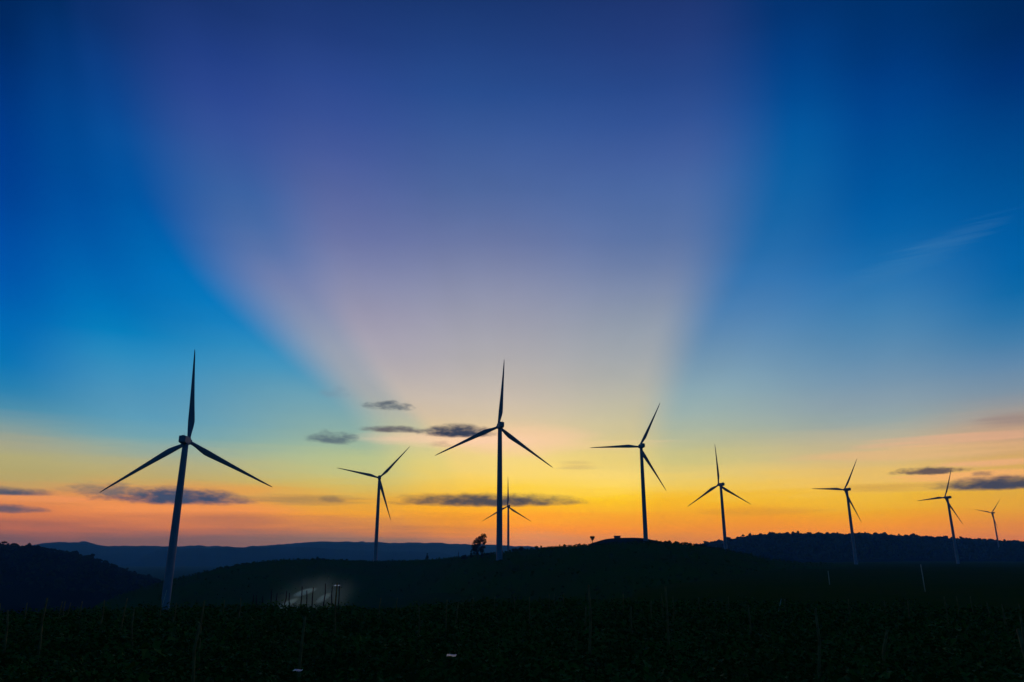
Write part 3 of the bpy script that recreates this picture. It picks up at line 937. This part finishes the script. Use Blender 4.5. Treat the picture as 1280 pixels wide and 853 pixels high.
def scrap(px, r, w, d, z, tilt, label, mat="foil"):
    """A crumpled piece of silvery film caught on the plants."""
    x, y = at(px, r)
    q = np.random.default_rng(int(px))
    V, Fc = [], []
    for j in range(4):
        for i in range(7):
            V.append(((i / 6 - .5) * w, (j / 3 - .5) * d, q.normal(0, .004) + .008 * math.sin(i * 1.1)))
    n = len(V)
    V += [(a, b, c - .008) for a, b, c in V]
    for j in range(3):
        for i in range(6):
            a = j * 7 + i
            Fc += [(a, a + 1, a + 8, a + 7), (a + n + 7, a + n + 8, a + n + 1, a + n)]
    o = mesh_object("film_scrap", V, Fc, MAT[mat])
    o.location = (x, y, float(ground_height(math.degrees(math.atan2(x, y)), r)) + z)
    o.rotation_euler = (R(tilt), 0, 0)
    return tag(o, label, "plastic film")


scrap(423.5, 82, .55, .9, 3.15, 4, "bright scrap of film caught on top of a stake by the spray")
scrap(567, 22, .26, .26, 1.25, 4, "silvery scrap of film lying on crop plants near the bottom middle", "dull")
scrap(383, 20.6, .22, .16, 1.2, 6, "dull grey scrap of film on crop plants below the pale spray", "dull")

# ------------------------------------------------------------------ drifting spray and the haze
def volume_material(name, col, density, aniso=0.0):
    m = bpy.data.materials.new(name)
    m.use_nodes = True
    t = m.node_tree
    for n in list(t.nodes):
        if n.type != "OUTPUT_MATERIAL":
            t.nodes.remove(n)
    v = t.nodes.new("ShaderNodeVolumePrincipled")
    v.inputs["Color"].default_value = (*col, 1)
    v.inputs["Density"].default_value = density
    v.inputs["Anisotropy"].default_value = aniso
    t.links.new(v.outputs[0], t.nodes["Material Output"].inputs["Volume"])
    return m, v


m, v = volume_material("spray_mist", (0.74, 0.97, 0.80), 0.1, 0.62)
t = m.node_tree
g = t.nodes.new("ShaderNodeTexCoord")
sp = t.nodes.new("ShaderNodeSeparateXYZ")
t.links.new(g.outputs["Object"], sp.inputs[0])
X, Y, Z = sp.outputs
r2 = M(t, "ADD", M(t, "ADD", M(t, "POWER", M(t, "DIVIDE", M(t, "SUBTRACT", X, M(t, "MULTIPLY", Z, 0.55)), 9.5), 2.0), M(t, "POWER", M(t, "DIVIDE", Y, 5.0), 2.0)), M(t, "POWER", M(t, "DIVIDE", Z, 6.0), 2.0))
body = sstep(t, r2, 1.0, 0.0)
dens = M(t, "MULTIPLY", M(t, "POWER", body, 2.0), 0.075)
# three slanting jets, drifting off to the right as they rise, over a denser foot
for (cx, cz, wx, wz, slope, amt) in [(-1.0, 1.35, 1.3, .36, .30, 1.3), (-3.6, -0.4, 1.3, .36, .55, .8), (2.0, .5, .8, .40, .6, .9), (-.6, -1.7, 3.2, 0.9, 0.05, .09)]:
    dz = M(t, "SUBTRACT", M(t, "SUBTRACT", Z, cz), M(t, "MULTIPLY", M(t, "SUBTRACT", X, cx), slope))
    q = M(t, "ADD", M(t, "POWER", M(t, "DIVIDE", M(t, "SUBTRACT", X, cx), wx), 2.0), M(t, "POWER", M(t, "DIVIDE", dz, wz), 2.0))
    q = M(t, "ADD", q, M(t, "POWER", M(t, "DIVIDE", Y, 2.0), 2.0))
    dens = M(t, "ADD", dens, M(t, "MULTIPLY", M(t, "POWER", sstep(t, q, 2.6, 0.0), 2.0), amt))
nz = t.nodes.new("ShaderNodeTexNoise")
nz.inputs["Scale"].default_value = 0.32; nz.inputs["Detail"].default_value = 3
t.links.new(g.outputs["Object"], nz.inputs["Vector"])
t.links.new(M(t, "MULTIPLY", M(t, "MULTIPLY", dens, sstep(t, nz.outputs[0], .28, .7, .3, 1.4)), body), v.inputs["Density"])
V, Fc = rings([circle(20, max(math.sin(a), .02), (0, 0, -math.cos(a))) for a in np.linspace(.05, math.pi - .05, 11)])
mist = mesh_object("water_mist", V * np.array([14.0, 5.5, 6.5]), Fc, m)
mx, my = at(392, 124)
mist.location = (mx, my, -6.7)
tag(mist, "pale drifting water spray behind the cluster of stakes at the field's far edge", "water spray", kind="stuff")

hm, hv = volume_material("air", tuple(HAZE_TINT), HAZE_SIGMA, 0.35)
hv.inputs["Absorption Color"].default_value = (1, 1, 1, 1)     # clear air: it scatters, it does not soak up
haze = box("haze", (-HAZE_HALF, -HAZE_HALF, -80), (HAZE_HALF, HAZE_HALF, HAZE_TOP), hm, None)
tag(haze, "thin blue evening haze filling the air over the hills", "haze", kind="stuff")
